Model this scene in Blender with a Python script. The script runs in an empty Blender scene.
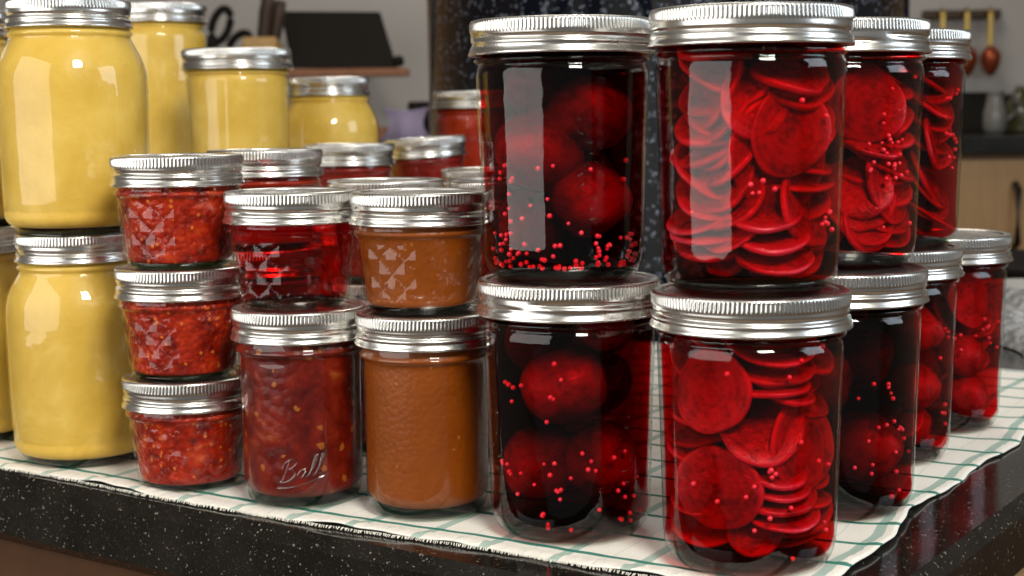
import bpy, math, random
from mathutils import Vector, Matrix
R = random.Random(7)
PI = math.pi
S = 0.001          # millimetres to metres
Z0 = 0.9           # counter top above the floor
col = bpy.context.scene.collection
def W(x, y, z=0.0): return Vector((x*S, y*S, Z0 + z*S))

# ------------------------------------------------------------------ helpers
def link(name, me, mat=None, parent=None, loc=None, rot=None):
    o = bpy.data.objects.new(name, me); col.objects.link(o)
    if me is not None and mat is not None and not me.materials: me.materials.append(mat)
    if parent is not None: o.parent = parent
    if loc is not None: o.location = loc
    if rot is not None: o.rotation_euler = rot
    return o
def tag(o, label=None, cat=None, group=None, kind=None):
    if label: o['label'] = label
    if cat: o['category'] = cat
    if group: o['group'] = group
    if kind: o['kind'] = kind
    return o
def mesh(name, V, F, smooth=True, scale=S):
    me = bpy.data.meshes.new(name)
    me.from_pydata([(v[0]*scale, v[1]*scale, v[2]*scale) for v in V], [], F)
    me.update()
    if smooth:
        me.polygons.foreach_set('use_smooth', [True]*len(me.polygons))
    return me
def refine(prof, step):
    out = [prof[0]]
    for a, b in zip(prof, prof[1:]):
        n = max(1, int(math.hypot(b[0]-a[0], b[1]-a[1])/step))
        for i in range(1, n+1):
            t = i/n; out.append((a[0]+(b[0]-a[0])*t, a[1]+(b[1]-a[1])*t))
    return out
def chaikin(prof, n=2):
    for _ in range(n):
        out = [prof[0]]
        for a, b in zip(prof, prof[1:]):
            out += [(a[0]*.75+b[0]*.25, a[1]*.75+b[1]*.25), (a[0]*.25+b[0]*.75, a[1]*.25+b[1]*.75)]
        out.append(prof[-1]); prof = out
    return prof
def lathe(name, prof, seg=72, fn=None, smooth=True, closed=False):
    """profile of (r, z); r of 0 at an end closes with a pole"""
    V, F, rings = [], [], []
    for (r, z) in prof:
        if r < 1e-6:
            rings.append([len(V)]); V.append((0, 0, z)); continue
        ring = []
        for k in range(seg):
            th = 2*PI*k/seg
            rr, zz = (r, z) if fn is None else fn(r, z, th)
            ring.append(len(V)); V.append((rr*math.cos(th), rr*math.sin(th), zz))
        rings.append(ring)
    pairs = list(zip(rings, rings[1:]))
    if closed: pairs.append((rings[-1], rings[0]))
    for a, b in pairs:
        if len(a) == 1 and len(b) == 1: continue
        for k in range(seg):
            k2 = (k+1) % seg
            if len(a) == 1: F.append((a[0], b[k2], b[k]))
            elif len(b) == 1: F.append((a[k], a[k2], b[0]))
            else: F.append((a[k], a[k2], b[k2], b[k]))
    return mesh(name, V, F, smooth)
def tube_geo(pts, rad, V, F, n=8, taper=None):
    pts = [Vector(p) for p in pts]; base = len(V); m = len(pts)
    up = Vector((0, 0, 1))
    for i, p in enumerate(pts):
        t = (pts[min(i+1, m-1)] - pts[max(i-1, 0)]).normalized()
        a = t.cross(up)
        if a.length < 1e-3: a = t.cross(Vector((0, 1, 0)))
        a.normalize(); b = t.cross(a)
        r = rad if taper is None else rad*taper[i]
        for k in range(n):
            th = 2*PI*k/n; V.append(tuple(p + a*(r*math.cos(th)) + b*(r*math.sin(th))))
    for i in range(m-1):
        for k in range(n):
            k2 = (k+1) % n
            F.append((base+i*n+k, base+i*n+k2, base+(i+1)*n+k2, base+(i+1)*n+k))
    F.append(tuple(base+k for k in range(n))[::-1]); F.append(tuple(base+(m-1)*n+k for k in range(n)))
def tube(name, pts, rad, n=8, taper=None):
    V, F = [], []; tube_geo(pts, rad, V, F, n, taper); return mesh(name, V, F)
def box(name, x0, x1, y0, y1, z0, z1, bev=0, M=None):
    V = [(x, y, z) for z in (z0, z1) for y in (y0, y1) for x in (x0, x1)]
    if M is not None: V = [tuple(M @ Vector(v)) for v in V]
    F = [(0,2,3,1),(4,5,7,6),(0,1,5,4),(2,6,7,3),(0,4,6,2),(1,3,7,5)]
    me = mesh(name, V, F, smooth=False)
    if bev:
        import bmesh
        bm = bmesh.new(); bm.from_mesh(me)
        bmesh.ops.bevel(bm, geom=bm.edges[:], offset=bev*S, segments=2, affect='EDGES', profile=.6)
        bm.to_mesh(me); bm.free()
    return me
def prism(name, poly, z0, z1, bev=0, seg=3):
    n = len(poly)
    V = [(x, y, z0) for x, y in poly] + [(x, y, z1) for x, y in poly]
    F = [tuple(range(n))[::-1], tuple(range(n, 2*n))] + [(i, (i+1) % n, n+(i+1) % n, n+i) for i in range(n)]
    me = mesh(name, V, F, smooth=False)
    if bev:
        import bmesh
        bm = bmesh.new(); bm.from_mesh(me)
        bmesh.ops.bevel(bm, geom=bm.edges[:], offset=bev*S, segments=seg, affect='EDGES', profile=.5)
        bm.to_mesh(me); bm.free()
    return me

# ------------------------------------------------------------------ materials
class NT:
    def __init__(s, name):
        s.m = bpy.data.materials.new(name); s.m.use_nodes = True
        s.t = s.m.node_tree; s.t.nodes.clear()
        s.out = s.n('ShaderNodeOutputMaterial')
    def n(s, typ, **kw):
        nd = s.t.nodes.new(typ)
        for k, v in kw.items():
            if k.startswith('i_'):
                key = k[2:]; key = int(key) if key.isdigit() else key.replace('_', ' ')
                nd.inputs[key].default_value = v
            else: setattr(nd, k, v)
        return nd
    def l(s, a, b): s.t.links.new(a, b)
    def ramp(s, fac, stops, interp='LINEAR'):
        r = s.n('ShaderNodeValToRGB'); r.color_ramp.interpolation = interp
        e = r.color_ramp.elements
        while len(e) < len(stops): e.new(.5)
        for el, (p, c) in zip(e, stops): el.position = p; el.color = (*c, 1)
        s.l(fac, r.inputs[0]); return r.outputs[0]
    def mix(s, fac, a, b, mode='MIX'):
        m = s.n('ShaderNodeMix', data_type='RGBA', blend_type=mode)
        for sock, v in ((m.inputs[0], fac), (m.inputs[6], a), (m.inputs[7], b)):
            if isinstance(v, bpy.types.NodeSocket): s.l(v, sock)
            elif isinstance(v, tuple): sock.default_value = (*v, 1)
            else: sock.default_value = v
        return m.outputs[2]
    def math(s, op, a, b=0.0, c=0.0):
        m = s.n('ShaderNodeMath', operation=op)
        for sock, v in zip(m.inputs, (a, b, c)):
            if isinstance(v, bpy.types.NodeSocket): s.l(v, sock)
            else: sock.default_value = v
        return m.outputs[0]
    def coord(s, which='Object', scale=None, rnd=False):
        c = s.n('ShaderNodeTexCoord').outputs[which]
        if rnd:   # every copy gets its own piece of the pattern
            oi = s.n('ShaderNodeObjectInfo')
            va = s.n('ShaderNodeVectorMath', operation='ADD')
            mu = s.math('MULTIPLY', oi.outputs['Random'], 7.0)
            s.l(c, va.inputs[0]); s.l(mu, va.inputs[1]); c = va.outputs[0]
        if scale:
            mp = s.n('ShaderNodeMapping'); mp.inputs['Scale'].default_value = scale
            s.l(c, mp.inputs[0]); c = mp.outputs[0]
        return c
    def noise(s, vec, scale, detail=3, rough=.5, dist=0):
        nd = s.n('ShaderNodeTexNoise', i_Scale=scale, i_Detail=detail, i_Roughness=rough, i_Distortion=dist)
        s.l(vec, nd.inputs['Vector']); return nd.outputs['Fac']
    def voro(s, vec, scale, feature='F1', out='Distance', rand=1.0):
        nd = s.n('ShaderNodeTexVoronoi', feature=feature, i_Scale=scale, i_Randomness=rand)
        s.l(vec, nd.inputs['Vector']); return nd.outputs[out]
    def bump(s, h, dist, strength=1.0):
        b = s.n('ShaderNodeBump', i_Distance=dist, i_Strength=strength); s.l(h, b.inputs['Height']); return b.outputs[0]
    def pbr(s, color=None, rough=.5, metal=0, normal=None, spec=.5, **kw):
        p = s.n('ShaderNodeBsdfPrincipled')
        if isinstance(color, tuple): p.inputs['Base Color'].default_value = (*color, 1)
        elif color is not None: s.l(color, p.inputs['Base Color'])
        if isinstance(rough, bpy.types.NodeSocket): s.l(rough, p.inputs['Roughness'])
        else: p.inputs['Roughness'].default_value = rough
        p.inputs['Metallic'].default_value = metal
        p.inputs['Specular IOR Level'].default_value = spec
        if normal is not None: s.l(normal, p.inputs['Normal'])
        for k, v in kw.items(): p.inputs[k.replace('_', ' ')].default_value = v
        s.l(p.outputs[0], s.out.inputs[0]); return p
def simple(name, color, rough=.5, metal=0, **kw):
    n = NT(name); n.pbr(color, rough, metal, **kw); return n.m
def mottled(name, c1, c2, scale=20, rough=.5, bump=0, **kw):
    n = NT(name); v = n.coord(rnd=True); f = n.noise(v, scale, 4)
    n.pbr(n.ramp(f, [(.3, c1), (.7, c2)]), rough, normal=n.bump(f, bump) if bump else None, **kw); return n.m

def thin_glass(name, tint=(.97, .98, .96), rough=.015, wobble=0.0004, ior=1.52):
    n = NT(name)
    geo = n.n('ShaderNodeNewGeometry')
    i = n.math('MULTIPLY_ADD', geo.outputs['Backfacing'], 1/ior - ior, ior)   # same Fresnel from both sides of the wall
    v = n.coord(rnd=True); nb = n.bump(n.noise(v, 45, 2), wobble)
    fr = n.n('ShaderNodeFresnel'); n.l(i, fr.inputs['IOR']); n.l(nb, fr.inputs['Normal'])
    tr = n.n('ShaderNodeBsdfTransparent'); tr.inputs[0].default_value = (*tint, 1)
    gl = n.n('ShaderNodeBsdfGlossy'); gl.inputs['Roughness'].default_value = rough; n.l(nb, gl.inputs['Normal'])
    mx = n.n('ShaderNodeMixShader'); n.l(fr.outputs[0], mx.inputs[0]); n.l(tr.outputs[0], mx.inputs[1]); n.l(gl.outputs[0], mx.inputs[2])
    n.l(mx.outputs[0], n.out.inputs[0]); return n.m
M = {}
M['glass'] = thin_glass('jar_glass')
M['emboss'] = thin_glass('embossed_glass', (.9, .88, .86), .03, .0002, 2.0)

def brine_mat(name, color, density):
    n = NT(name)
    tr = n.n('ShaderNodeBsdfTransparent')
    va = n.n('ShaderNodeVolumeAbsorption'); va.inputs[0].default_value = (*color, 1); va.inputs[1].default_value = density
    n.l(tr.outputs[0], n.out.inputs[0]); n.l(va.outputs[0], n.out.inputs[1]); return n.m
M['brine'] = brine_mat('beet_brine', (.925, .03, .09), 270)
M['dark_brine'] = brine_mat('dark_beet_brine', (.865, .03, .10), 380)
M['red_jelly'] = brine_mat('clear_red_jelly', (.935, .04, .02), 110)
M['amber_glass'] = brine_mat('amber_base_glass', (.85, .55, .10), 150)
M['base_glass'] = brine_mat('thick_base_glass', (.45, .55, .48), 260)

def steel(name, c=(.72, .71, .68), rough=.2):
    n = NT(name); v = n.coord(rnd=True)
    f = n.noise(v, 60, 3)
    n.pbr(c, n.math('MULTIPLY_ADD', f, .12, rough-.04), 1.0); return n.m
M['band'] = steel('tinned_steel', (.74, .735, .70), .24)
M['lid'] = steel('lid_steel', (.70, .70, .67), .22)
M['gold'] = steel('gold_lacquered_steel', (.78, .62, .30), .22)

def food(name, stops, scale, bump=.0006, rough=.45, chunk=None, vor=110, sss=0, spec=.3):
    n = NT(name); v = n.coord(rnd=True)
    f = n.noise(v, scale, 5, .6, .3)
    c = n.ramp(f, stops)
    h = f
    if chunk:
        d = n.voro(v, vor)
        cc = n.voro(v, vor, out='Color')
        sx = n.n('ShaderNodeSeparateColor'); n.l(cc, sx.inputs[0])
        sel = n.math('GREATER_THAN', sx.outputs[0], chunk[1])
        core = n.math('LESS_THAN', n.math('MULTIPLY_ADD', n.noise(v, 500, 2), .5, d), .56)
        c = n.mix(n.math('MULTIPLY', n.math('MULTIPLY', sel, core), .8), c, chunk[0])
        h = n.math('SUBTRACT', f, n.math('MULTIPLY', d, .6))
    p = n.pbr(c, rough, 0, n.bump(h, bump), spec)
    if sss:
        p.inputs['Subsurface Weight'].default_value = sss
        p.inputs['Subsurface Radius'].default_value = (1, .5, .15)
        p.inputs['Subsurface Scale'].default_value = .006
    return n.m
M['curd'] = food('yellow_apple_sauce', [(.28, (.60, .375, .05)), (.5, (.68, .44, .075)), (.75, (.77, .54, .135))], 34, .0014, .4)
M['relish'] = food('red_pepper_relish', [(.30, (.08, .003, .001)), (.46, (.27, .010, .002)), (.6, (.43, .024, .004)), (.74, (.62, .11, .015))], 85, .0015, .3, ((.72, .17, .02), .80), 330)
M['marmalade'] = food('red_fruit_marmalade', [(.32, (.045, .001, .001)), (.48, (.12, .004, .001)), (.62, (.20, .012, .003)), (.76, (.34, .075, .012))], 60, .001, .35, ((.36, .11, .015), .74), 170)
M['caramel'] = food('brown_fruit_butter', [(.25, (.20, .040, .001)), (.8, (.26, .060, .002))], 60, .0004, .4, ((.36, .12, .02), .975), 380)
M['redjam'] = food('red_jam', [(.3, (.12, .003, .002)), (.7, (.30, .012, .004))], 60, .001, .3)
M['orangejam'] = food('orange_red_jam', [(.3, (.22, .008, .003)), (.7, (.40, .03, .006))], 60, .001, .3)

def beet_mat(name, dark, light, ring):
    n = NT(name)
    v = n.coord()
    ob = n.n('ShaderNodeVectorMath', operation='LENGTH'); n.l(n.coord(scale=(1, 1, 0)), ob.inputs[0])
    nz = n.noise(n.coord(rnd=True), 60, 3)
    r = n.math('ADD', ob.outputs['Value'], n.math('MULTIPLY', nz, .003))
    w = n.math('SINE', n.math('MULTIPLY', r, 1500))
    w = n.math('MULTIPLY_ADD', w, .5, .5)
    big = n.noise(n.coord(rnd=True), 90, 4, .7)
    c = n.mix(n.math('MULTIPLY', w, .12), n.ramp(big, [(.34, dark), (.56, light)]), ring)
    rim = n.n('ShaderNodeMapRange', i_1=.0175, i_2=.0198); n.l(ob.outputs['Value'], rim.inputs[0])
    c = n.mix(n.math('MULTIPLY', rim.outputs[0], .5 if 'whole' not in name else 0.0), c, ring)
    fine = n.noise(n.coord(rnd=True), 420, 3, .7)
    hb = n.math('MULTIPLY_ADD', fine, .35, nz)
    n.pbr(c, .22, 0, n.bump(hb, .0016), .55); return n.m
M['beet'] = beet_mat('beet_flesh', (.09, .002, .005), (.35, .0045, .015), (.72, .035, .09))
M['beet_whole'] = beet_mat('beet_whole_flesh', (.12, .003, .01), (.37, .008, .03), (.6, .02, .06))
M['seed'] = simple('mustard_seed_skin', (.78, .025, .06), .35)

# ------------------------------------------------------------------ jar meshes
TYPES = {
 'wide_pint': dict(H=121.6, RB=44.0, fill=117, body=[(0,2),(23,2),(26,.6),(28,0),(30,0),(33.5,1.2),(36.6,5),(38.2,11),(38.6,20),(39.6,60),(40.7,92),(40.9,97),(40.2,99.3),(39.4,100.6),(39.8,101.4),(41.6,102.2),(41.8,103.4),(40.2,104.6),(39.4,106),(39.4,121)]),
 'wide_half': dict(H=89.9, RB=44.0, fill=84, body=[(0,2),(23,2),(26,.6),(28,0),(30,0),(33.5,1.2),(36.6,5),(38.2,11),(38.6,20),(40.7,60),(40.9,64),(40.2,66.3),(39.4,67.6),(39.8,68.4),(41.6,69.2),(41.8,70.4),(40.2,71.6),(39.4,73),(39.4,88)]),
 'wide_quart': dict(H=178.9, RB=44.0, fill=170, body=[(0,2),(25,2),(28,.6),(31,0),(34,0),(38.5,2),(41,6),(42.2,14),(42.6,24),(43,60),(43.4,148),(43,153),(40.5,156.3),(39.6,157.6),(39.8,158.4),(41.6,159.2),(41.8,160.4),(40.2,161.6),(39.4,163),(39.4,176)]),
 'pint': dict(H=133.9, RB=35.5, fill=127, body=[(0,2.5),(21,2.5),(24,.6),(26,0),(29,0),(33.5,1.5),(38.2,6),(40.8,14),(41.8,24),(42.5,60),(42.8,84),(42.4,92),(40.6,99),(37.8,105),(35.4,109.5),(34.0,112),(34.2,113),(35.3,113.8),(35.3,115.2),(33.8,116.5),(33.4,118),(33.4,132)]),
 'half_pint': dict(H=101.6, RB=35.5, fill=94, body=[(0,2),(20,2),(22,.6),(24,0),(26,0),(28,1.2),(30.2,5),(31,11),(31.2,18),(31.7,66),(31.9,73),(31.8,76),(32.0,77.5),(32.4,78.6),(34.0,79.5),(34.1,80.8),(32.9,82),(32.3,84),(32.3,98)]),
 'jelly': dict(H=60.5, RB=35.5, fill=54, body=[(0,2),(18,2),(20.5,.6),(22,0),(24.5,0),(26.6,.9),(28,3),(28.6,5.5),(31.9,36.5),(32.4,38.2),(33.0,39),(34,39.8),(34.1,41),(33,42.2),(32.6,44),(32.6,58)], quilt=(7, 35.5)),
}
def quilt_fn(z0, z1, N=14, amp=1.25, rows=2):
    ch = (z1-z0)/rows
    def fn(r, z, th):
        if z <= z0 or z >= z1: return r, z
        u = th*N/(2*PI); w = (z-z0)/ch
        a = (u+w) % 1.0; b = (u-w) % 1.0
        h = 1-max(abs(2*a-1), abs(2*b-1))
        e = min(1, (z-z0)/2.0, (z1-z)/2.0)
        return r + amp*e*(h-.25), z
    return fn
def glass_mesh(t):
    T = TYPES[t]; b = T['body']
    if 'quilt' in T:
        z0, z1 = T['quilt']
        p = [q for q in b if q[1] < z0]; q = [q for q in b if q[1] >= z1]
        prof = p[:-1] + refine([p[-1], (28.6+(z0-5.5)*3.3/31, z0)], 2)[0:] + refine([(28.6+(z0-5.5)*3.3/31, z0), q[0]], 1.02)[1:] + q[1:]
        return lathe('quilted_jar_glass', prof, 140, quilt_fn(z0, z1), smooth=False)
    head, tail = b[:4], b[4:]
    return lathe(t+'_glass', head[:-1] + chaikin(b[3:], 2), 96)
def fill_mesh(t, gap=1.1, bot=5.5, top=None):
    T = TYPES[t]; b = T['body']; rf = 7.0 if t != 'jelly' else 3.0
    zt = top or T['fill']
    Rb = [q for q in b if q[1] > (18 if t != 'jelly' else 5)]
    pr = []
    rbase = Rb[0][0]-gap
    bz = bot if t != 'jelly' else 4.0
    pr.append((0, bz+.6)); pr.append((rbase*.55, bz+.3))
    for k in range(0, 7):
        a = PI/2*k/6; pr.append((rbase-rf+rf*math.sin(a), bz+rf-rf*math.cos(a)))
    for q in Rb:
        if q[1] > bz+rf+1 and q[1] < zt: pr.append((q[0]-gap-(.6 if 'wide' in t else 0), q[1]))
    pr.append((pr[-1][0], zt-1)); pr.append((pr[-1][0]-1, zt)); pr.append((0, zt))
    return lathe(t+'_filling', pr, 72)
def band_mesh(RB, H):
    # crimped top, threaded waist, flared lower bead
    prof = [(RB-6.0, -1.3), (RB-6.1, -.5), (RB-5.4, 0), (RB-2.0, 0), (RB-1.2, -.25), (RB-.75, -.9), (RB-.7, -1.2)]
    prof += [(RB-.7, -1.2-.6*i) for i in range(1, 8)]
    prof += [(RB-.75, -5.8), (RB-.9, -6.4)] + [(RB-.95, -6.4-.4*i) for i in range(1, 17)]
    prof += [(RB-.8, -13.2), (RB-.55, -13.8), (RB-.3, -14.4), (RB+.1, -15.0), (RB+.25, -15.5), (RB+.2, -16.0), (RB-.3, -16.3), (RB-1.2, -16.1)]
    n_kn = 140 if RB > 40 else 115
    def fn(r, z, th):
        if -5.9 < z < -.95:
            e = min(1, (-.95-z)/.8, (z+5.9)/.8)
            r += .24*e*math.cos(th*n_kn)
        elif -13.3 < z < -6.3:
            zg = -8.3 - 2.9*(th/(2*PI))            # the thread winds down once round the band
            f = min(1, th/.3, (2*PI-th)/.3)
            d = (z-zg)/.95
            r -= .95*f*math.exp(-d*d)
            d2 = (z-zg+2.0)/.9
            r += .35*f*math.exp(-d2*d2)
        return r, z
    me = lathe('screw_band', [(r, z+H) for r, z in prof], n_kn*6, lambda r, z, th: (lambda q: (q[0], q[1]+H))(fn(r, z-H, th)))
    return me
def lid_mesh(RB, H):
    k = RB-7
    prof = [(0, -1.15), (k*.55, -1.15), (k*.62, -.95), (k*.68, -.95), (k*.72, -1.25), (k*.86, -1.3), (k*.9, -1.0), (k*.95, -.75), (RB-5.8, -.75), (RB-4.6, -.8), (RB-4.4, -2.2), (0, -2.3)]
    return lathe('lid_disc', [(r, z+H) for r, z in prof], 96)
CACHE = {}
def get(key, fn):
    if key not in CACHE: CACHE[key] = fn()
    return CACHE[key]
CLOTH_Z = 1.3
NAMEOF = {'curd': 'apple_sauce', 'relish': 'relish', 'marmalade': 'marmalade', 'caramel': 'fruit_butter', 'redjam': 'jam', 'orangejam': 'jam',
          'brine': 'brine', 'dark_brine': 'brine', 'red_jelly': 'jelly'}
def jar(name, t, x, y, z, fill, label, cat='jar of preserves', group=None, rot=0.0, tilt=(0, 0), lid='lid', dz=0, band='band'):
    T = TYPES[t]
    o = link(name, None, loc=W(x, y, z), rot=(tilt[0], tilt[1], rot)); o.empty_display_size = .02
    tag(o, label, cat, group)
    link('glass_jar', get(('g', t), lambda: glass_mesh(t)), M['glass'], o)
    zb = 4.2 if t != 'jelly' else 3.0
    rb = 33 if 'wide' in t else (33.5 if t == 'pint' else (28.5 if t == 'half_pint' else 26))
    link('glass_base', get(('gb', t), lambda: lathe('glass_base', [(0, 2.1), (rb-12, 2.1), (rb-9, .8), (rb-7, .3), (rb-3, .3), (rb-.3, 1.6), (rb+.8 if zb > 4 else rb+1, zb), (0, zb)], 64)), M['base_glass'], o)
    f = get(('f', t, fill), lambda: fill_mesh(t).copy())
    link(NAMEOF[fill], f, M[fill], o)
    b = link('screw_band', get(('b', T['RB'], T['H'], band), lambda: band_mesh(T['RB'], T['H'])), M[band], o)
    d = link('lid_disc', get(('l', T['RB'], T['H'], lid), lambda: lid_mesh(T['RB'], T['H'])), M[lid], o)
    return o
P = {k: v['H']-.9 for k, v in TYPES.items()}     # how much a jar adds to a stack

# ------------------------------------------------------------------ the jars
C = CLOTH_Z
yel = 'jar of yellow apple sauce'
# yellow jars, left
jar('apple_sauce_jar', 'pint', -254.5, 873, C, 'curd', 'yellow apple sauce jar standing on the checked cloth, bottom of the big front stack', rot=.4, group=None)
jar('apple_sauce_jar', 'pint', -252.5, 870, C+P['pint'], 'curd', 'large yellow apple sauce jar on top of another, beside the red relish stack', rot=2.1)
jar('apple_sauce_jar', 'pint', -345, 940, C, 'curd', 'yellow apple sauce jar on the cloth, cut off by the left picture edge', rot=1.0)
jar('apple_sauce_jar', 'pint', -348, 942, C+P['pint'], 'curd', 'sliver of a yellow apple sauce jar stacked at the left picture edge', rot=3.0)
jar('pint_jar', 'wide_pint', -309, 1330, 0, 'curd', 'yellow jar hidden beneath the tallest straight-sided yellow jar at the back', rot=.2)
jar('apple_sauce_jar', 'wide_quart', -309, 1330, P['wide_pint'], 'curd', 'tall straight-sided yellow jar at the back, just behind the big front yellow stack', rot=1.2)
jar('pint_jar', 'pint', -217, 1205, 0, 'curd', 'yellow jar beneath the wide back jar, hidden by the red relish stack', rot=.7)
jar('apple_sauce_jar', 'wide_pint', -217, 1205, P['pint'], 'curd', 'wide yellow jar at the back above the red jam lids, below the scissors', rot=1.6)
jar('half_pint_jar', 'half_pint', -157, 1312, 0, 'curd', 'yellow jar beneath the smallest shouldered yellow jar, hidden by red jams', rot=.1)
jar('apple_sauce_jar', 'pint', -157, 1312, P['half_pint'], 'curd', 'smallest looking yellow jar with rounded shoulders, below the dark cookbook stand', rot=2.6)
# red relish stack of three
for k, (dx, dy, lab) in enumerate(((1, 2, 'quilted jar of red pepper relish on the cloth, lowest of a stack of three'),
                              (0, 0, 'quilted jar of red pepper relish in the middle of a stack of three'),
                              (0, 0, 'quilted jar of red pepper relish topping a stack of three beside yellow jars'))):
    jar('relish_jar', 'jelly', -179+dx, 804+dy, C+k*P['jelly'], 'relish', lab, rot=.5+k*1.3)
# red marmalade with a clear red jelly on top
R2 = jar('marmalade_jar', 'half_pint', -111, 771, C, 'marmalade', 'smooth jar of dark red marmalade with embossed script lettering, on the cloth', rot=.3)
R2t = jar('jelly_jar', 'jelly', -114, 777, C+P['half_pint'], 'red_jelly', 'quilted jar of clear red jelly stacked on the dark red marmalade', rot=1.05)
# brown fruit butter pair
N2 = jar('fruit_butter_jar', 'half_pint', -44, 744.5, C, 'caramel', 'smooth jar of brown fruit butter standing on the cloth', rot=2.0)
jar('fruit_butter_jar', 'jelly', -46, 752, C+P['half_pint'], 'caramel', 'quilted jar of brown fruit butter stacked on a smooth brown one', rot=.25)
# jars behind
def stack(x, y, items, rot=0):
    z = C if y < 1120 else 0
    for i, (nm, t, fill, lab, lid) in enumerate(items):
        jar(nm, t, x, y, z, fill, lab, rot=rot+i*.9, lid=lid); z += P[t]
    return z
stack(-150, 915, [('jam_jar', 'jelly', 'redjam', 'lowest red jam jar of the hidden stack right behind the relish stack', 'lid'),
                  ('jam_jar', 'jelly', 'redjam', 'middle red jam jar of the hidden stack right behind the relish stack', 'lid'),
                  ('jam_jar', 'jelly', 'orangejam', 'red jam jar whose lid shows right behind the topmost relish lid', 'lid')], .3)
stack(-124, 1152, [('jam_jar', 'jelly', 'redjam', 'lowest red jam jar in the rear stack under the shouldered yellow jar', 'lid'),
                   ('jam_jar', 'jelly', 'redjam', 'middle red jam jar in the rear stack under the shouldered yellow jar', 'lid'),
                   ('jam_jar', 'jelly', 'redjam', 'red jam jar in front of the shouldered yellow jar, its lid level', 'lid')], .9)
stack(-70, 1295, [('jam_jar', 'jelly', 'redjam', 'lowest red jam jar of the stack under the tilted lid', 'lid'),
                  ('jam_jar', 'jelly', 'redjam', 'middle red jam jar of the stack under the tilted lid', 'lid')], 1.4)
jar('jam_jar', 'jelly', -70, 1295, 2*P['jelly']+1.9, 'redjam', 'red jam jar with a visibly tilted lid, left of the dark speckled pot', rot=.2, tilt=(0, -.055))
stack(-75, 893, [('half_pint_jar', 'half_pint', 'marmalade', 'dark red jar under the lid seen from above, behind the brown jars', 'lid'),
                 ('jam_jar', 'jelly', 'redjam', 'jar with flat round lid seen from above, behind the quilted brown jar', 'lid')], 2.2)
stack(0, 872, [('half_pint_jar', 'half_pint', 'marmalade', 'dark red jar hidden just behind the whole-beet stack', 'lid'),
               ('jam_jar', 'jelly', 'redjam', 'jar whose silver lid peeks out beside the top whole-beet jar', 'lid')], .4)
stack(-14, 1062, [('half_pint_jar', 'half_pint', 'marmalade', 'dark red jar hidden under the gold rimmed lid', 'gold'),
                  ('jam_jar', 'jelly', 'orangejam', 'jar with a gold rimmed lid behind the flat round silver lid', 'gold')], 1.4)
stack(-30, 1430, [('pint_jar', 'pint', 'redjam', 'red jar hidden under the orange-red jar before the speckled pot', 'lid'),
                  ('jam_jar', 'wide_half', 'orangejam', 'orange-red jar standing taller in front of the speckled pot', 'lid')], 1.0)

# beet jars: position, z, brine, name, label
BJ = {}
def bj(key, x, y, z, brine, label, rot, name='pickled_beet_jar'):
    BJ[key] = (x, y, z); jar(name, 'wide_pint', x, y, z, brine, label, 'jar of pickled beets', rot=rot)
PW = P['wide_pint']
bj('A2', 104.5, 650, C, 'brine', 'nearest jar of sliced pickled beets, standing on the checked cloth', 1.3)
bj('A1', 104, 650, C+PW, 'brine', 'largest looking sliced beet jar, stacked on the nearest jar', .2)
bj('B2', 27, 704.5, C, 'dark_brine', 'dark jar of whole pickled beets standing on the cloth beside brown jar', 4.2)
bj('B1', 25, 713, C+PW, 'dark_brine', 'dark jar of whole beets with red seeds settled on its bottom, upper', 3.4)
bj('C2', 162, 738, C, 'dark_brine', 'dark jar of whole beets on the cloth, second back in the right row', 2.4)
bj('C1', 166, 756, C+PW, 'brine', 'sliced beet jar stacked second back in the right row', 5.0)
bj('D2', 213, 850, C, 'brine', 'lower beet jar third back in the right row, on the cloth', .9)
bj('D1', 218, 860, C+PW, 'brine', 'upper sliced beet jar third back in the row, below the hanging spoons', 2.9)
bj('E', 268, 932, C, 'brine', 'single unstacked beet jar at the far end of the right row', 1.7)

# ------------------------------------------------------------------ beets and seeds
def slice_mesh(i, th=4.2):
    rr = random.Random(100+i); ph = [rr.uniform(0, 6.28) for _ in range(4)]
    ax = rr.uniform(.9, 1.0); wv = rr.uniform(.6, 2.2)
    def fn(r, z, t):
        k = 1+.025*math.sin(2*t+ph[0])+.018*math.sin(3*t+ph[1])+.01*math.sin(7*t+ph[2])
        f = (r/20)**2
        return r*k*(1-.5*(1-ax)*(1+math.cos(2*t))), z + wv*f*math.sin(2*t+ph[3])*1.2
    h = th/2
    prof = [(0, -h), (5, -h), (10, -h), (15, -h), (18.6, -h), (19.6, -h+.5), (20, -h+1.3), (20, h-1.3), (19.6, h-.5), (18.6, h), (15, h), (10, h), (5, h), (0, h)]
    return lathe('beet_slice', prof, 48, fn)
SL = [slice_mesh(i) for i in range(7)]
def beet_mesh(i):
    rr = random.Random(300+i); ph = [rr.uniform(0, 6.28) for _ in range(4)]
    n = 20; prof = []
    for k in range(n+1):
        a = PI*k/n; r = 20*math.sin(a); z = -20*math.cos(a)*.93
        if k in (0, n): r = 0
        prof.append((r, z))
    def fn(r, z, t):
        k = 1+.035*math.sin(2*t+ph[0])+.03*math.sin(3*t+ph[1]+z*.12)+.012*math.sin(7*t+ph[2]+z*.2)
        return r*k, z*(1+.04*math.sin(t+ph[3]))
    me = lathe('whole_beet', prof, 48, fn)
    from mathutils import noise as NZ
    for v in me.vertices:
        k = 1+.16*NZ.noise(v.co*48+Vector((i*7, 0, 0)))+.04*NZ.noise(v.co*190+Vector((i*3, 5, 0)))
        v.co *= k
    me.update(); return me
WB = [beet_mesh(i) for i in range(4)]
SEED = lathe('mustard_seed', [(0, -1.15), (.6, -1.0), (1.0, -.55), (1.15, 0), (1.0, .55), (.6, 1.0), (0, 1.15)], 12)

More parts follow.
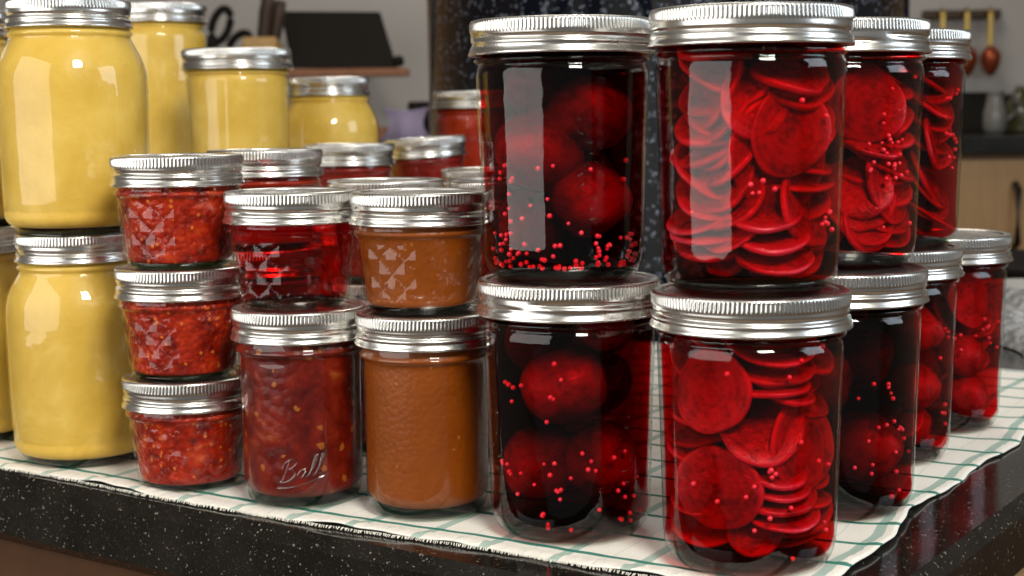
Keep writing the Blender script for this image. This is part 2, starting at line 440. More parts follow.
def orient(yaw, pitch, spin=0):
    """z axis of the mesh turned to azimuth yaw (0 = towards the camera, + = right) and elevation pitch"""
    a, e = math.radians(yaw), math.radians(pitch)
    d = Vector((math.sin(a)*math.cos(e), -math.cos(a)*math.cos(e), math.sin(e)))
    return d, (d.to_track_quat('Z', 'Y').to_matrix() @ Matrix.Rotation(spin, 3, 'Z')).to_euler()
placed = {k: [] for k in BJ}
def disc_ok(c, d, r, Rin=37.0, zb=7.5, zt=104):
    u = d.orthogonal().normalized(); v = d.cross(u)
    for k in range(12):
        for s in (-2.2, 2.2):
            p = c + u*(r*math.cos(k*PI/6)) + v*(r*math.sin(k*PI/6)) + d*s
            if math.hypot(p.x, p.y) > Rin-.06*0 or p.z < zb or p.z > zt: return False
    return True
def column(key, x, y, z0, z1, r, pitch, yaw, step=6.2):
    z = z0
    while z < z1:
        az = math.degrees(math.atan2(x, -y))
        slc(key, az+R.uniform(-8, 8), math.hypot(x, y)+R.uniform(-3, 3), z, r*R.uniform(.78, 1.05), yaw+R.uniform(-45, 45), pitch+R.uniform(-24, 14), force=True)
        z += step*R.uniform(1.0, 1.5)
def slc(key, az, rho, z, r, yaw, pitch, label=None, group=None, th=1.0, force=False):
    a = math.radians(az); c = Vector((rho*math.sin(a), -rho*math.cos(a), z))
    d, e = orient(yaw, pitch, R.uniform(0, 6.28))
    if not force:
        if not disc_ok(c, d, r): return None
        for (c2, d2, r2) in placed[key]:
            dist = (c-c2).length
            if dist < 5.2: return None
            if abs(d.dot(d2)) < .85 and dist < (r+r2)*.50: return None
    else:
        while r > 9 and not disc_ok(c, d, r, 37.2, 7, 110): r -= .4
    placed[key].append((c, d, r))
    x, y, zz = BJ[key]
    o = link('beet_slice', R.choice(SL), M['beet'], loc=W(x+c.x, y+c.y, zz+c.z), rot=e)
    o.scale = (r/20, r/20, th*R.uniform(.5, .85))
    tag(o, label or ORD[key][0], 'beet slice', group if label is None else None)
    if label is None: o['group'] = ORD[key][1]
    return o
def whole(key, x, y, z, r, label=None, cut=0):
    X, Y, Zz = BJ[key]
    q = math.hypot(x, y); lim = 37.0-r*1.10
    if q > lim: x, y = x*lim/q, y*lim/q
    o = link('whole_beet', R.choice(WB), M['beet_whole'], loc=W(X+x, Y+y, Zz+z), rot=(R.uniform(-.5, .5), R.uniform(-.5, .5), R.uniform(0, 6)))
    o.scale = (r/20.5,)*3
    tag(o, label or WORD[key][0], 'beet'); 
    if label is None: o['group'] = WORD[key][1]
    placed[key].append((Vector((x, y, z)), Vector((0, 0, 1)), r))
    return o
ORD = {'A1': ('crimson beet slice packed in the largest, uppermost front jar', 'beet slices in the upper front jar'),
       'A2': ('crimson beet slice packed in the nearest jar standing on the cloth', 'beet slices in the lower front jar'),
       'C1': ('crimson beet slice in the upper jar second back in the right row', 'beet slices in the second upper jar'),
       'D1': ('crimson beet slice in the upper jar third back in the right row', 'beet slices in the third upper jar'),
       'D2': ('crimson beet slice in the lower jar third back in the right row', 'beet slices in the third lower jar'),
       'E': ('crimson beet slice in the single jar ending the right row', 'beet slices in the last jar')}
WORD = {'B1': ('round whole beet in the upper dark jar of whole beets', 'whole beets in the upper dark jar'),
        'B2': ('round whole beet in the dark whole-beet jar beside the brown jar', 'whole beets in the lower dark jar'),
        'C2': ('round whole beet in the dark lower jar second back in the right row', 'whole beets in the second lower jar'),
        'D2': ('small whole beet in the lower jar third back in the right row', 'whole beets in the third lower jar'),
        'E': ('small whole beet in the single jar ending the right row', 'whole beets in the last jar')}
# upper front jar
slc('A1', 27, 27.6, 69, 25, 20, 2, 'large round beet slice facing out, upper right of the uppermost front jar', force=True)
slc('A1', 23, 22.5, 60, 25, 24, -5, 'beet slice whose lower rim shows behind the large facing slice', force=True)
slc('A1', 34, 22, 92, 17, 30, 62, 'ragged beet slice lying flat near the lid of the uppermost front jar', force=True)
for k in range(7):
    slc('A1', -48+3*k, 21, 86-9*k, 17, -75+5*k, 28+2*k, force=True)
for k in range(3):
    slc('A1', 5+8*k, 20, 36-9*k, 21, 10, 66, force=True)
slc('A1', 12, 21, 17, 20, 5, 52, force=True)
slc('A1', 50, 25, 36, 18, 58, 20, force=True)
# lower front jar
slc('A2', -36, 28, 38, 25, -32, -3, 'round beet slice facing out, low on one side of the nearest jar', force=True)
slc('A2', -42, 29, 80, 20, -40, 8, force=True)
slc('A2', 44, 28, 56, 25, 40, 6, 'tall oval beet slice facing out on the right of the nearest jar', force=True)
slc('A2', 2, 22, 66, 22, -4, 40, 'glistening tilted beet slice in the middle of the nearest jar', force=True)
slc('A2', 20, 18, 90, 21, 10, 72, force=True)
slc('A2', 14, 18, 84, 21, 5, 74, force=True)
slc('A2', 22, 17, 98, 20, 15, 76, force=True)
slc('A2', -3, 21, 18, 22, -4, 38, 'domed beet slice lying on the bottom of the nearest jar', force=True)
for k in range(4): slc('A2', 14+6*k, 19, 47-6.5*k, 19, 12, 70, force=True)
# second upper jar
slc('C1', 14, 28, 80, 24, 10, 4, 'round facing beet slice near the lid of the second upper jar', force=True)
slc('C1', 48, 28, 42, 24, 46, 8, 'oval beet slice facing out low in the second upper jar', force=True)
slc('C1', 28, 22, 66, 18, 25, 45, force=True)
for k in range(4): slc('C1', 8+4*k, 24, 40-6*k, 18, -10+14*k, 24, force=True)
slc('D1', 46, 27, 60, 19, 62, 10, force=True)
slc('D1', 50, 22, 40, 19, 66, 26, force=True)
slc('D1', 52, 22, 84, 18, 50, 50, force=True)
slc('E', 25, 28, 82, 17, 26, 8, 'facing beet slice under the lid of the single last jar', force=True)
# whole beets
whole('B1', -16, -12, 62, 22.5); whole('B1', 17, -13, 78, 20); whole('B1', 17, -14, 38, 20.5); whole('B1', 4, 16, 50, 20); whole('B1', -14, 0, 92, 14); whole('B1', -15, 4, 26, 18)
whole('B2', -3, -14, 72, 21, 'bright cut beet glowing in the middle of the lower whole-beet jar'); whole('B2', 17, -12, 100, 14.5); whole('B2', 18, -10, 36, 19.5); whole('B2', -17, -6, 34, 19); whole('B2', -14, 12, 88, 17); whole('B2', 16, 14, 70, 18)
whole('C2', -14, -14, 66, 19); whole('C2', 17, -13, 32, 20); whole('C2', 15, 12, 74, 20); whole('C2', -14, 12, 34, 20); whole('C2', 2, 2, 98, 13)
whole('D2', 18, -16, 42, 15.5); whole('D2', 17, -16, 76, 13.5); whole('D2', 12, -8, 20, 14); whole('D2', -14, -4, 60, 18)
whole('E', 12, -20, 48, 15.5); whole('E', 16, -18, 22, 15); whole('E', -15, -8, 40, 17)
column('A1', -14, -8, 14, 104, 25, 62, -25); column('A1', 15, 0, 16, 106, 25, 66, 20)
column('A2', -15, 0, 14, 104, 25, 68, -20); column('A2', 15, 0, 16, 106, 25, 66, 20)
column('C1', 14, -5, 16, 104, 25, 60, 25, 7); column('C1', -13, 2, 20, 100, 24, 60, -20, 8)
column('D1', 15, -5, 14, 104, 25, 56, 45, 6.6); column('E', 14, -5, 50, 106, 24, 58, 30, 7)
# filler slices by rejection, all round each jar
def filler(key, n, tries=1400):
    got = 0
    for _ in range(tries):
        if got >= n: break
        az = R.uniform(-180, 180); 
        if slc(key, az, R.uniform(8, 30), R.uniform(12, 99), R.uniform(14, 20), az+R.uniform(-60, 60), R.uniform(0, 75)): got += 1
filler('A1', 6); filler('A2', 6); filler('C1', 5); filler('D1', 5); filler('D2', 5); filler('E', 3)

def seeds(key, spec):
    x, y, z = BJ[key]
    lab = 'tiny red mustard seed floating in the brine of the ' + SEEDW[key]
    g = 'mustard seeds in the ' + SEEDW[key]
    for (n, a0, a1, z0, z1, pw) in spec:
        for _ in range(n):
            a = math.radians(R.uniform(a0, a1)); zz = z0 + (z1-z0)*R.random()**pw
            rho = 35.8 + .012*zz - R.random()*.9 if zz > 14 else 35.8-(14-zz)*.45
            o = link('mustard_seed', SEED, M['seed'], loc=W(x+rho*math.sin(a), y-rho*math.cos(a), z+zz))
            o.scale = (R.uniform(.8, 1.15),)*3
            tag(o, lab, 'mustard seed', g)
SEEDW = {'A1': 'uppermost front jar', 'A2': 'nearest jar on the cloth', 'B1': 'upper dark whole-beet jar', 'B2': 'lower dark whole-beet jar',
         'C1': 'second upper jar', 'C2': 'second lower jar', 'D1': 'third upper jar', 'D2': 'third lower jar', 'E': 'last single jar'}
seeds('A1', [(5, 48, 62, 30, 44, 1), (4, -10, 10, 42, 50, 1), (6, -70, 70, 8, 100, 1)])
seeds('A2', [(5, -6, 10, 40, 52, 1), (5, -30, 60, 88, 100, 1), (12, -60, 60, 8, 60, 1)])
seeds('B1', [(84, -78, 78, 7.5, 24, 1.6), (12, -60, -20, 28, 56, 1), (7, -20, 70, 24, 70, 1)])
seeds('B2', [(34, -65, 70, 7.5, 42, 1.3), (5, -60, -40, 60, 80, 1), (9, -30, 60, 40, 90, 1)])
seeds('C1', [(20, 10, 45, 42, 66, 1), (8, 10, 70, 10, 100, 1)])
seeds('C2', [(18, 0, 75, 8, 50, 1.2), (6, 0, 40, 60, 70, 1)])
seeds('D1', [(14, 35, 75, 30, 90, 1)])
seeds('D2', [(8, 30, 70, 20, 90, 1)])
seeds('E', [(12, 0, 70, 50, 72, 1)])

# embossed script lettering on the marmalade jar: "Ball"
def wrap(pts, Rj, u0, z0, sx, slant=.25):
    out = []
    for (u, v) in pts:
        U = (u + v*slant)*sx + u0; Zz = z0 + v*sx + u*sx*.18
        a = U/Rj; out.append((Rj*math.sin(a), -Rj*math.cos(a), Zz))
    return out
def smooth_pts(p, n=3):
    for _ in range(n):
        q = [p[0]]
        for a, b in zip(p, p[1:]): q += [(a[0]*.75+b[0]*.25, a[1]*.75+b[1]*.25), (a[0]*.25+b[0]*.75, a[1]*.25+b[1]*.75)]
        q.append(p[-1]); p = q
    return p
strokes = [
 [(-.3,6.5),(.2,9),(2.5,10.6),(5,10.2),(6.4,8.6),(5.4,6.6),(2.6,5.6),(5,5.4),(6.8,4),(6.6,1.6),(4.4,0),(1.4,-.4),(0,.8)],
 [(2.4,10),(2.2,7),(1.8,4),(1.2,1),(.6,-.6)],
 [(11.6,4.2),(9.8,4.8),(8.4,3.4),(8.2,1.4),(9.4,.2),(11,1.2),(11.8,4),(11.6,1.4),(12.4,.2),(13.6,1.2),(14.6,4),(15.8,8),(15.9,10),(15,10.2),(14.5,8),(14.4,4),(14.8,1),(15.8,.2),(17,1.4),(18.2,5),(19.2,8.6),(19.2,10.2),(18.3,10.2),(17.9,8),(17.9,4),(18.4,1),(19.4,.3),(21,1.4)],
 [(-1,-2.6),(4,-3.4),(10,-3.2),(16,-2.4),(22,-1.2)]]
V, F = [], []
for st in strokes: tube_geo(wrap(smooth_pts(st), 31.5, -8.0, 15.0, 1.08), .48, V, F, 6)
e = link('embossed_lettering', mesh('lettering', V, F), M['emboss'], R2); e.rotation_euler = (0, 0, -.3 - .0)
e['label'] = 'raised glass script lettering'
def marks(parent, Rj, az0, items, rot):
    """raised glass ornaments moulded down the side of a wide jar"""
    V, F = [], []
    for (da, z, w, h) in items:
        pts = [(math.radians(az0+da), z), (math.radians(az0+da)+w/Rj, z+h)]
        pp = [(Rj*math.sin(pts[0][0]+(pts[1][0]-pts[0][0])*t/4), -Rj*math.cos(pts[0][0]+(pts[1][0]-pts[0][0])*t/4), pts[0][1]+(pts[1][1]-pts[0][1])*t/4) for t in range(5)]
        tube_geo(pp, .32, V, F, 6)
    o = link('moulded_marks', mesh('moulded_marks', V, F), M['emboss'], parent); o.rotation_euler = (0, 0, -rot)
beet_jars = [o for o in col.objects if o.name.startswith('pickled_beet_jar')]
for o, az, n in ((beet_jars[3], 10, 10), (beet_jars[3], -72, 12), (beet_jars[2], -66, 9), (beet_jars[2], 35, 7)):
    rr = random.Random(n+az)
    marks(o, 39.9, az, [(rr.uniform(-3, 7), 30+k*5.0, rr.uniform(.6, 3.5), rr.uniform(-1.5, 1.5)) for k in range(n)], o.rotation_euler[2])

# ------------------------------------------------------------------ cloth
FD = Vector((-.848, .53)); RD = Vector((.53, .85)); CC = Vector((117, 588))
def bulge(s): return -8*math.exp(-((s-315)/75)**2)
def cloth():
    ns, nt = 250, 190; Ls, Lt = 640., 600.
    rr = random.Random(5)
    def wob(a, b): return math.sin(a*.021+b*.013)+.6*math.sin(a*.047-b*.031+1.3)+.3*math.sin(a*.11+b*.07+.4)
    V, F = [], []
    for j in range(nt+1):
        for i in range(ns+1):
            s = Ls*(i/ns)**1.0; t = Lt*(j/nt)**1.15
            es = 3.2*math.sin(t*.022+.5)+2.0*math.sin(t*.055+2)+.5*math.sin(t*.19)
            et = 1.4*math.sin(s*.023)+1.2*math.sin(s*.043+1)+.4*math.sin(s*.3)+bulge(s)
            fs = max(0, 1-s/90); ft = max(0, 1-t/60)
            p = CC + FD*(s-es*fs) + RD*(t+et*ft)
            edge = max(max(0, 1-s/26)**1.2, max(0, 1-t/20)**1.2)
            z = .9 + edge*(1.3+1.1*wob(s*1.7, t*1.3)) 
            if edge > 0: z = max(z, .9)
            # puckered hem
            if t < 11: z += .8*(1+math.sin(s*.75+t*.35))*math.sin(PI*t/11)
            if s < 7: z += .35*(1+math.sin(t*.7))*math.sin(PI*s/7)
            z += .12*math.sin(s*.21+t*.05)*math.sin(t*.17)
            V.append((p.x, p.y, z))
    for j in range(nt):
        for i in range(ns):
            a = j*(ns+1)+i; F.append((a, a+ns+1, a+ns+2, a+1))
    me = mesh('cloth', V, F)
    uv = me.uv_layers.new(name='UVMap')
    st = [(Ls*(i/ns), Lt*(j/nt)**1.15) for j in range(nt+1) for i in range(ns+1)]
    for lp in me.loops: uv.data[lp.index].uv = st[lp.vertex_index]
    return me
n = NT('checked_cotton')
uv = n.n('ShaderNodeTexCoord').outputs['UV']; sx = n.n('ShaderNodeSeparateXYZ'); n.l(uv, sx.inputs[0])
def stripe(v, period, off, w):
    f = n.math('ABSOLUTE', n.math('SUBTRACT', n.math('FRACT', n.math('DIVIDE', n.math('ADD', v, off), period)), .5))
    return n.math('LESS_THAN', f, w/period/2)
U_, V_ = sx.outputs[0], sx.outputs[1]
thick_u = stripe(U_, 37., 10.5, 5.2); thin_v = stripe(V_, 36., 0, 3.8); thin_u2 = stripe(U_, 37., -6, .8)
hem = n.math('LESS_THAN', V_, 11.5)
wv = n.noise(uv, .9, 2)
weave = n.math('MULTIPLY', n.math('SINE', n.math('MULTIPLY', U_, 9.0)), n.math('SINE', n.math('MULTIPLY', V_, 9.0)))
base = n.ramp(wv, [(.3, (.80, .77, .69)), (.7, (.88, .86, .80))])
c1 = n.mix(n.math('MULTIPLY', thick_u, n.math('MULTIPLY_ADD', weave, .15, .55)), base, (.05, .30, .24))
c2 = n.mix(n.math('MULTIPLY', n.math('MULTIPLY', thin_v, .95), n.math('SUBTRACT', 1, hem)), c1, (.02, .20, .15))
c3 = n.mix(n.math('MULTIPLY', thin_u2, .22), c2, (.1, .35, .3))
n.pbr(c3, .9, 0, n.bump(weave, .0002, .5), .15)
cl = link('checked_towel', cloth(), n.m, loc=W(0, 0, 0))
sm = cl.modifiers.new('thick', 'SOLIDIFY'); sm.thickness = .0007; sm.offset = -1
tag(cl, 'white cotton kitchen towel with teal check stripes spread under the jars', 'towel')
# fringe along the front hem (one ragged strip, part of the towel)
V, F = [], []
rr = random.Random(3)
s = 0
while s < 630:
    et = 1.4*math.sin(s*.023)+1.2*math.sin(s*.043+1)+.4*math.sin(s*.3)+bulge(s)
    p = CC + FD*s + RD*et
    L = rr.uniform(.5, 1.6); q = p - RD*L + FD*rr.uniform(-.8, .8)
    tube_geo([(p.x, p.y, 1.6), ((p.x+q.x)/2, (p.y+q.y)/2, 1.3), (q.x, q.y, .5)], .28, V, F, 4)
    s += rr.uniform(.7, 1.5)
fr = link('fringe', mesh('fringe', V, F), simple('cotton_thread', (.74, .72, .64), .9), cl); fr['kind'] = 'stuff'

# ------------------------------------------------------------------ counter
n = NT('black_granite'); v = n.coord()
f1 = n.voro(v, 420); f2 = n.noise(v, 260, 2, .7); f3 = n.noise(v, 35, 3)
sp = n.math('MULTIPLY', n.math('LESS_THAN', f1, .26), n.math('GREATER_THAN', f2, .56))
cc = n.mix(sp, n.ramp(f3, [(.3, (.005, .0045, .0035)), (.7, (.013, .011, .009))]), (.16, .145, .12))
sp2 = n.math('GREATER_THAN', n.noise(v, 900, 1), .66)
cc = n.mix(n.math('MULTIPLY', sp2, .35), cc, (.07, .062, .05))
n.pbr(cc, .13, 0, None, .5); M['granite'] = n.m
def wood(name, a, b, rough=.45, scale=6):
    n = NT(name); v = n.coord(scale=(1, 1, .12)); f = n.noise(v, scale*8, 5, .6, .6)
    n.pbr(n.ramp(f, [(.3, a), (.7, b)]), rough); return n.m
M['cabinet'] = wood('light_maple', (.40, .235, .095), (.50, .31, .14))
M['brownwood'] = wood('brown_cabinet_wood', (.060, .020, .0015), (.075, .026, .002), .75)
poly = [(122, 545), (932, 1710), (107, 2278), (-700, 1115)]
slab = link('counter_top', prism('slab', poly, -41, 0, 6.5, 1), M['granite'], loc=W(0, 0, 0)); tag(slab, kind='structure')
ctr = Vector((117, 1414))
inn = [tuple(ctr + (Vector(p)-ctr)*.985) for p in poly]
base = link('island_cabinet', None, loc=W(0, 0, -40.6)); tag(base, kind='structure')
def wallquad(name, a, b, z0, z1, th, mat):
    a, b = Vector(a), Vector(b); d = (b-a).normalized(); nrm = Vector((-d.y, d.x))*th
    me = prism(name, [tuple(a), tuple(b), tuple(b+nrm), tuple(a+nrm)], z0, z1, 0)
    return link(name, me, mat, base)
wallquad('side_panel', inn[0], inn[1], -830, -.5, 18, M['cabinet'])
wallquad('front_panel', inn[3], (inn[0][0]-12, inn[0][1]+14), -830, -.5, 18, M['brownwood'])
wallquad('back_panel', inn[1], inn[2], -830, -.5, 18, M['brownwood'])
wallquad('end_panel', inn[2], inn[3], -830, -.5, 18, M['brownwood'])

# ------------------------------------------------------------------ room shell
wm = NT('painted_wall'); v = wm.coord(); wm.pbr(wm.ramp(wm.noise(v, 6, 4), [(.3, (.40, .375, .35)), (.7, (.43, .405, .38))]), .8); M['wall'] = wm.m
def st(name, me, mat): o = link(name, me, mat, loc=W(0, 0, 0)); tag(o, kind='structure'); return o
st('wall_back', box('w', -2700, 2900, 3400, 3450, -900, 1700), M['wall'])
st('wall_left', box('w', -2700, -2650, -1500, 3400, -900, 1700), M['wall'])
st('wall_right', box('w', 2850, 2900, -1500, 3400, -900, 1700), M['wall'])
st('ceiling', box('c', -2700, 2900, -1500, 3450, 1700, 1740), simple('ceiling_paint', (.7, .68, .65), .9))
st('floor', box('f', -2700, 2900, -1500, 3450, -940, -900), wood('floor_boards', (.20, .12, .06), (.28, .17, .09)))
# back counter run with dark top and low splash
st('back_counter_top', box('b', -2600, 2800, 2780, 3380, 116, 150, 3), M['granite'])
st('trim_1', box('b', 300, 2800, 3381, 3399, 150, 238, 2), simple('dark_tile', (.016, .014, .010), .8, **{'Specular_IOR_Level': .15}))
for k in range(9):
    x0 = -2600+k*600
    c = link('base_cabinet', None, loc=W(x0, 2820, -900)); tag(c, f'pale wood kitchen base cabinet under the far counter', 'cabinet', 'base cabinets along the back wall')
    link('body', box('cb', 3, 597, 0, 560, 0, 1015), M['cabinet'], c)
    dr = link('door', box('cd', 8, 592, -20, -.5, 110, 1005, 2), M['cabinet'], c)
    link('handle', tube('h', [(545 if k % 2 else 55, -22, 840), (545 if k % 2 else 55, -42, 850), (545 if k % 2 else 55, -42, 950), (545 if k % 2 else 55, -22, 960)], 7), simple('dark_handle', (.03, .02, .015), .4, .6), dr)

# ------------------------------------------------------------------ enamel pot
n = NT('speckled_enamel'); v = n.coord()
f = n.voro(v, 150); g_ = n.noise(v, 75, 2, .6)
s1 = n.math('MULTIPLY', n.math('LESS_THAN', f, .22), n.math('GREATER_THAN', g_, .5))
s2 = n.math('GREATER_THAN', n.noise(v, 170, 1), .63)
s_ = n.math('MAXIMUM', s1, n.math('MULTIPLY', s2, .5))
cpot = n.mix(s_, (.005, .007, .012), (.22, .25, .32))
n.pbr(cpot, .08, 0, None, .6); M['enamel'] = n.m
pot = link('canning_pot', None, loc=W(176, 1705, 0)); tag(pot, 'large dark blue enamel canning pot with white speckles behind the jars', 'pot')
K = 267/219.
prof = [(r*K, z) for r, z in [(0, 2), (190, 2), (200, 0), (212, 8), (218, 22), (219, 60), (219, 350), (224, 354), (226, 358), (223, 362), (217, 360), (215, 354), (215, 25), (205, 10), (0, 8)]]
link('pot_body', lathe('pot_body', prof, 128), M['enamel'], pot)
link('pot_lid', lathe('pot_lid', [(r*K, z+20) for r, z in [(0, 385), (60, 382), (150, 368), (205, 350), (222, 343.5), (226, 343), (222, 341.5)]], 96), M['enamel'], pot)
link('lid_knob', lathe('lid_knob', [(0, 440), (22, 438), (26, 428), (18, 418), (10, 412), (12, 403)], 32), simple('knob_black', (.02, .02, .02), .3), pot)
for sgn in (-1, 1):
    link('handle', tube('handle', [(sgn*(267+q), yq, 265+zq) for q, yq, zq in ((-2, -60, 0), (25, -58, 8), (42, -40, 14), (46, 0, 16), (42, 40, 14), (25, 58, 8), (-2, 60, 0))], 6, 10), M['enamel'], pot).rotation_euler = (0, 0, 1.2)

# ------------------------------------------------------------------ things on the back counter and wall
BC = 150
black = simple('black_plastic', (.012, .010, .008), .85, **{'Specular_IOR_Level': .15})
# cookbook stand
cs = link('cookbook_stand', None, loc=W(-344, 3075, BC+0)); tag(cs, 'black slanted cookbook stand with a wooden ledge on the far counter', 'cookbook stand')
def para(name, pts, th, mat, parent):
    V = [Vector(p) for p in pts]; V2 = [p+Vector((0, th, 0)) for p in V]
    me = mesh(name, V+V2, [(0,1,2,3), (7,6,5,4), (0,4,5,1), (1,5,6,2), (2,6,7,3), (3,7,4,0)], False)
    return link(name, me, mat, parent)
para('board', [(-95, -20, 150), (118, -20, 145), (78, 60, 266), (-128, 60, 270)], 10, black, cs)
link('ledge', box('ledge', -100, 142, -62, -8, 131, 147, 3), wood('reddish_wood', (.20, .07, .02), (.28, .10, .03)), cs)
link('foot', box('foot', -70, 110, -50, 50, 0, 30, 3), wood('foot_wood', (.20, .07, .02), (.28, .10, .03)), cs)
link('post', box('post', -10, 30, 0, 30, 30, 150, 3), wood('post_wood', (.18, .06, .02), (.25, .09, .03)), cs)
link('knob', lathe('knob', [(0, -12), (9, -9), (12, 0), (9, 9), (0, 12)], 24), black, cs, loc=(122*S, -40*S, 161*S))
# knife block with dark handles
kb = link('knife_block', None, loc=W(-490, 2975, BC)); tag(kb, 'wooden knife block with dark knife handles beside the cookbook stand', 'knife block')
oak = wood('oak', (.42, .25, .08), (.55, .34, .12))
Mx = Matrix.Rotation(math.radians(-16), 4, 'X')
link('block', box('block', -32, 34, -40, 50, 8, 206, 4, Matrix.Rotation(math.radians(-8), 4, 'X')), oak, kb)
for (hx, hy, L) in ((2, -10, 108), (20, 14, 84)):
    link('knife_handle', tube('kh', [(hx, hy+28, 198), (hx+3, hy+32, 216), (hx+8, hy+36, 198+L*.55), (hx+15, hy+42, 198+L)], 13, 10, [.8, 1.05, 1.1, .9]), simple('dark_wood_handle', (.03, .014, .005), .6), kb)
# scissors in a dark utensil cup
uc = link('utensil_cup', lathe('cup', [(0, 2), (34, 0), (38, 4), (42, 120), (44, 168), (40, 168), (36, 10), (0, 8)], 40), black, loc=W(-625, 3050, BC)); tag(uc, 'black utensil cup holding scissors on the far counter', 'cup')
sc = link('kitchen_scissors', None, loc=W(-618, 3052, BC)); tag(sc, 'black handled kitchen scissors standing in the dark cup', 'scissors')
def loop(cx, cz, a, b, ang):
    pts = []
    for k in range(25):
        t = 2*PI*k/24; u, w = a*math.cos(t), b*math.sin(t)
        pts.append((cx+u*math.cos(ang)-w*math.sin(ang), 0, cz+u*math.sin(ang)+w*math.cos(ang)))
    return pts
link('handle_loop', tube('hl', loop(38, 238, 17, 34, -.35), 8), black, sc)
link('handle_loop', tube('hl', loop(74, 200, 15, 26, -.75), 8), black, sc)
link('handle_shank', tube('hs', [(24, 0, 212), (12, 0, 190), (-10, 0, 150)], 14), black, sc)
link('blade', box('bl', -14, 6, -2, 2, 12, 160, 1), steel('blade_steel'), sc)
# small appliance with lavender cloth
ap = link('toaster', box('toaster', -55, 55, -40, 60, 2, 80, 8), black, loc=W(-150, 3050, BC)); tag(ap, 'small black toaster on the far counter behind a lavender cloth', 'toaster')
V, F = [], []
nx, nz = 24, 16
for j in range(nz+1):
    for i in range(nx+1):
        u = i/nx*2-1; w = j/nz
        wd = 46-16*math.sin(w*PI)+8*(1-w)
        V.append((u*wd, -12*math.cos(u*3.2)*(1.2-w)-6*math.sin(w*5), 62*w + 5*abs(u)**2*w - 2))
for j in range(nz):
    for i in range(nx): a = j*(nx+1)+i; F.append((a, a+1, a+nx+2, a+nx+1))
lv = link('lavender_cloth', mesh('lav', V, F), simple('lavender_cotton', (.26, .22, .32), .9), loc=W(-205, 2955, BC+2)); lv.modifiers.new('s', 'SOLIDIFY').thickness = .003
tag(lv, 'crumpled lavender cloth standing against the black toaster', 'cloth')
# spoon rack
rk = link('spoon_rack', None, loc=W(1018, 3380, 411)); tag(rk, 'dark wall rack with hooks for hanging spoons', 'rack')
link('rail', box('rail', -92, 80, -8, 14, -9, 9, 2), simple('bronze_bar', (.05, .025, .008), .4, .5), rk)
brass = simple('brass', (.42, .27, .07), .35, .8); copper = simple('copper', (.30, .06, .02), .3, .6)
for k, (hx, lab) in enumerate(((-54, 'brass handled spoon on the rack, mostly hidden by the third upper jar'), (0, 'brass handled spoon hanging in the middle of the wall rack'), (52, 'brass handled copper ladle hanging clear beside the jar lids'))):
    sp_ = link('hanging_ladle', None, loc=W(1018+hx, 3358, 411)); tag(sp_, lab, 'ladle')
    link('ladle_handle', box('lh', -6, 6, -3, 3, -78, 6, 1.5), brass, sp_)
    link('ladle_bowl', lathe('lb', chaikin([(0, -50), (9, -46), (19, -30), (23, -10), (21, 2), (10, 14), (0, 18)], 2), 32), copper, sp_, loc=(0, -6*S, -88*S))
    link('hook', tube('hook', [(0, 14, 8), (0, 6, 14), (0, -4, 10), (0, -5, 2)], 2.2), brass, sp_)
# pitcher and bottle by the backsplash
gp = link('glass_pitcher', None, loc=W(985, 3050, BC)); tag(gp, 'pale grey pitcher with a curved handle on the far counter', 'pitcher')
gm = simple('grey_ceramic', (.17, .165, .15), .3)
link('pitcher_body', lathe('pb', [(r*.6, z) for r, z in chaikin([(0, 0), (30, 0), (38, 12), (40, 35), (30, 60), (26, 75), (30, 86), (27, 86), (23, 76), (26, 58), (36, 34), (33, 12), (0, 6)], 2)], 48), gm, gp)
link('pitcher_handle', tube('ph', [(15, 0, 80), (34, 0, 82), (44, 0, 62), (40, 0, 38), (21, 0, 24)], 5), gm, gp)
ob = link('olive_bottle', lathe('ob', chaikin([(0, 0), (26, 0), (28, 8), (28, 60), (12, 80), (10, 96), (0, 97)], 2), 40), simple('olive_glass', (.06, .055, .02), .2), loc=W(1052, 3100, BC)); tag(ob, 'olive green bottle on the far counter at the right picture edge', 'bottle')
# grey towel, tray and plate behind the last jar
n = NT('grey_print_cotton'); v = n.coord(); f = n.noise(v, 110, 3, .7)
n.pbr(n.ramp(f, [(.42, (.16, .165, .17)), (.58, (.40, .40, .40))]), .9, 0, n.bump(f, .001)); 
V, F = [], []; N_ = 40
for j in range(N_+1):
    for i in range(N_+1):
        u, w = i/N_, j/N_
        x = (u-.5)*240 + 14*math.sin(w*7); y = (w-.5)*260 + 10*math.sin(u*9)
        hgt = (math.sin(PI*u)*math.sin(PI*w))**.5
        z = 1 + hgt*(40 + 9*math.sin(u*16+w*5)+8*math.sin(w*19-u*6)+4*math.sin(u*37+w*23))
        V.append((x, y, max(1.2, z)))
for j in range(N_):
    for i in range(N_): a = j*(N_+1)+i; F.append((a, a+1, a+N_+2, a+N_+1))
gt = link('grey_towel', mesh('gt', V, F), n.m, loc=W(522, 1290, 0)); tag(gt, 'rumpled grey patterned towel on the counter behind the last beet jar', 'towel')
tr = link('serving_tray', lathe('tray', [(0, 4), (110, 4), (135, 18), (140, 18), (116, 0), (0, 0)], 64), black, loc=W(665, 1790, 0)); tag(tr, 'dark round tray on the counter behind the grey towel', 'tray')
pl = link('white_plate', lathe('plate', [(0, 3), (60, 3), (98, 14), (102, 13), (66, 0), (0, 0)], 64), simple('porcelain', (.6, .59, .56), .25), loc=W(560, 1535, 0)); tag(pl, 'white plate on the counter between the grey towel and dark tray', 'plate')

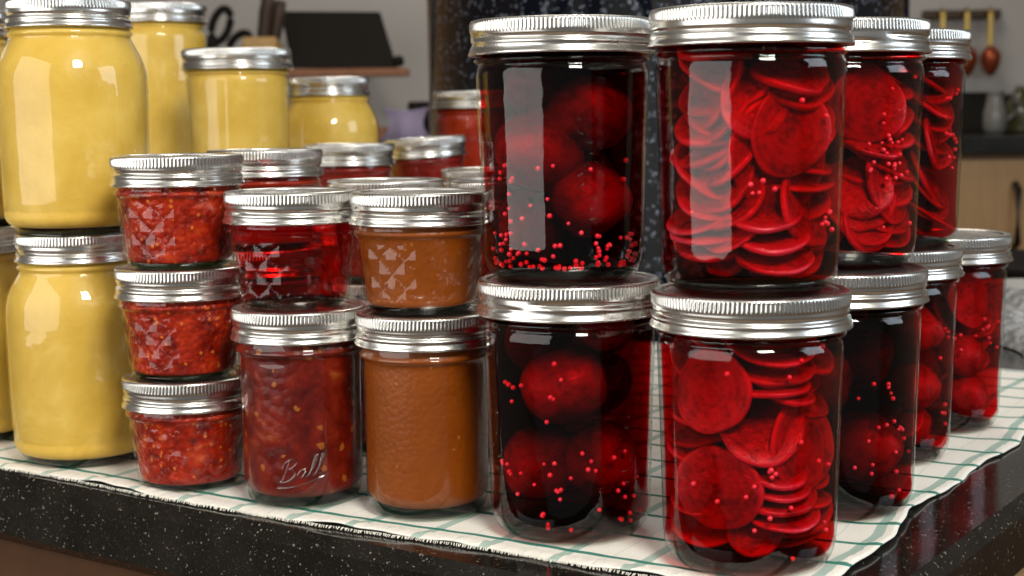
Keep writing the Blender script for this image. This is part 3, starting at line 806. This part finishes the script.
# ------------------------------------------------------------------ light
def area(name, loc, target, sx, sy, power, color=(1, 1, 1)):
    l = bpy.data.lights.new(name, 'AREA'); l.shape = 'RECTANGLE'; l.size = sx; l.size_y = sy; l.energy = power; l.color = color
    o = bpy.data.objects.new(name, l); col.objects.link(o); o.location = loc
    o.rotation_euler = (Vector(target)-Vector(loc)).to_track_quat('-Z', 'Y').to_euler(); return o
tgt = W(0, 750, 60)
# tall window to the left of the camera
area('window_light', W(-1090, -10, 530), W(0, 750, 530), 1.45, 1.25, 17.5, (1, .97, .93))
# lamp up and slightly right of the camera
area('key_lamp', W(330, -260, 1050), tgt, .34, .34, 21, (1, .95, .86))
# cool light from the far right side
area('side_light', W(1700, 300, 700), W(100, 800, 100), .9, .9, 13, (.80, .90, 1))
# overhead area light pointing down over the kitchen behind
area('overhead_light', W(200, 2400, 1680), W(200, 2400, 0), .7, .7, 14, (1, .93, .84))
w = bpy.data.worlds.new('World'); bpy.context.scene.world = w; w.use_nodes = True
w.node_tree.nodes['Background'].inputs[0].default_value = (.62, .60, .58, 1)
w.node_tree.nodes['Background'].inputs[1].default_value = .20

# ------------------------------------------------------------------ camera
f, pit, roll, H = 1493., .11714-.0021, .0131, 199.5
cp, sp, cr, sr = math.cos(pit), math.sin(pit), math.cos(roll), math.sin(roll)
X = Vector((1, 0, 0)); dn = Vector((0, -sp, -cp)); fw = Vector((0, cp, -sp))
right = X*cr + dn*sr; up = -(-X*sr + dn*cr)
cam = bpy.data.cameras.new('Camera'); co = bpy.data.objects.new('Camera', cam); col.objects.link(co)
mt = Matrix((right, up, -fw)).transposed().to_4x4(); mt.translation = W(0, 0, H); co.matrix_world = mt
cam.sensor_width = 36; cam.lens = 36*f/1024; cam.clip_start = .02; cam.clip_end = 50
cam.dof.use_dof = True; cam.dof.focus_distance = .72; cam.dof.aperture_fstop = 14
sc_ = bpy.context.scene; sc_.camera = co
sc_.view_settings.view_transform = 'Standard'; sc_.view_settings.look = 'None'; sc_.view_settings.gamma = 1
sc_.view_settings.use_curve_mapping = False; sc_.view_settings.exposure = 0
sc_.cycles.transparent_max_bounces = 48; sc_.cycles.max_bounces = 10
sc_.cycles.use_denoising = True
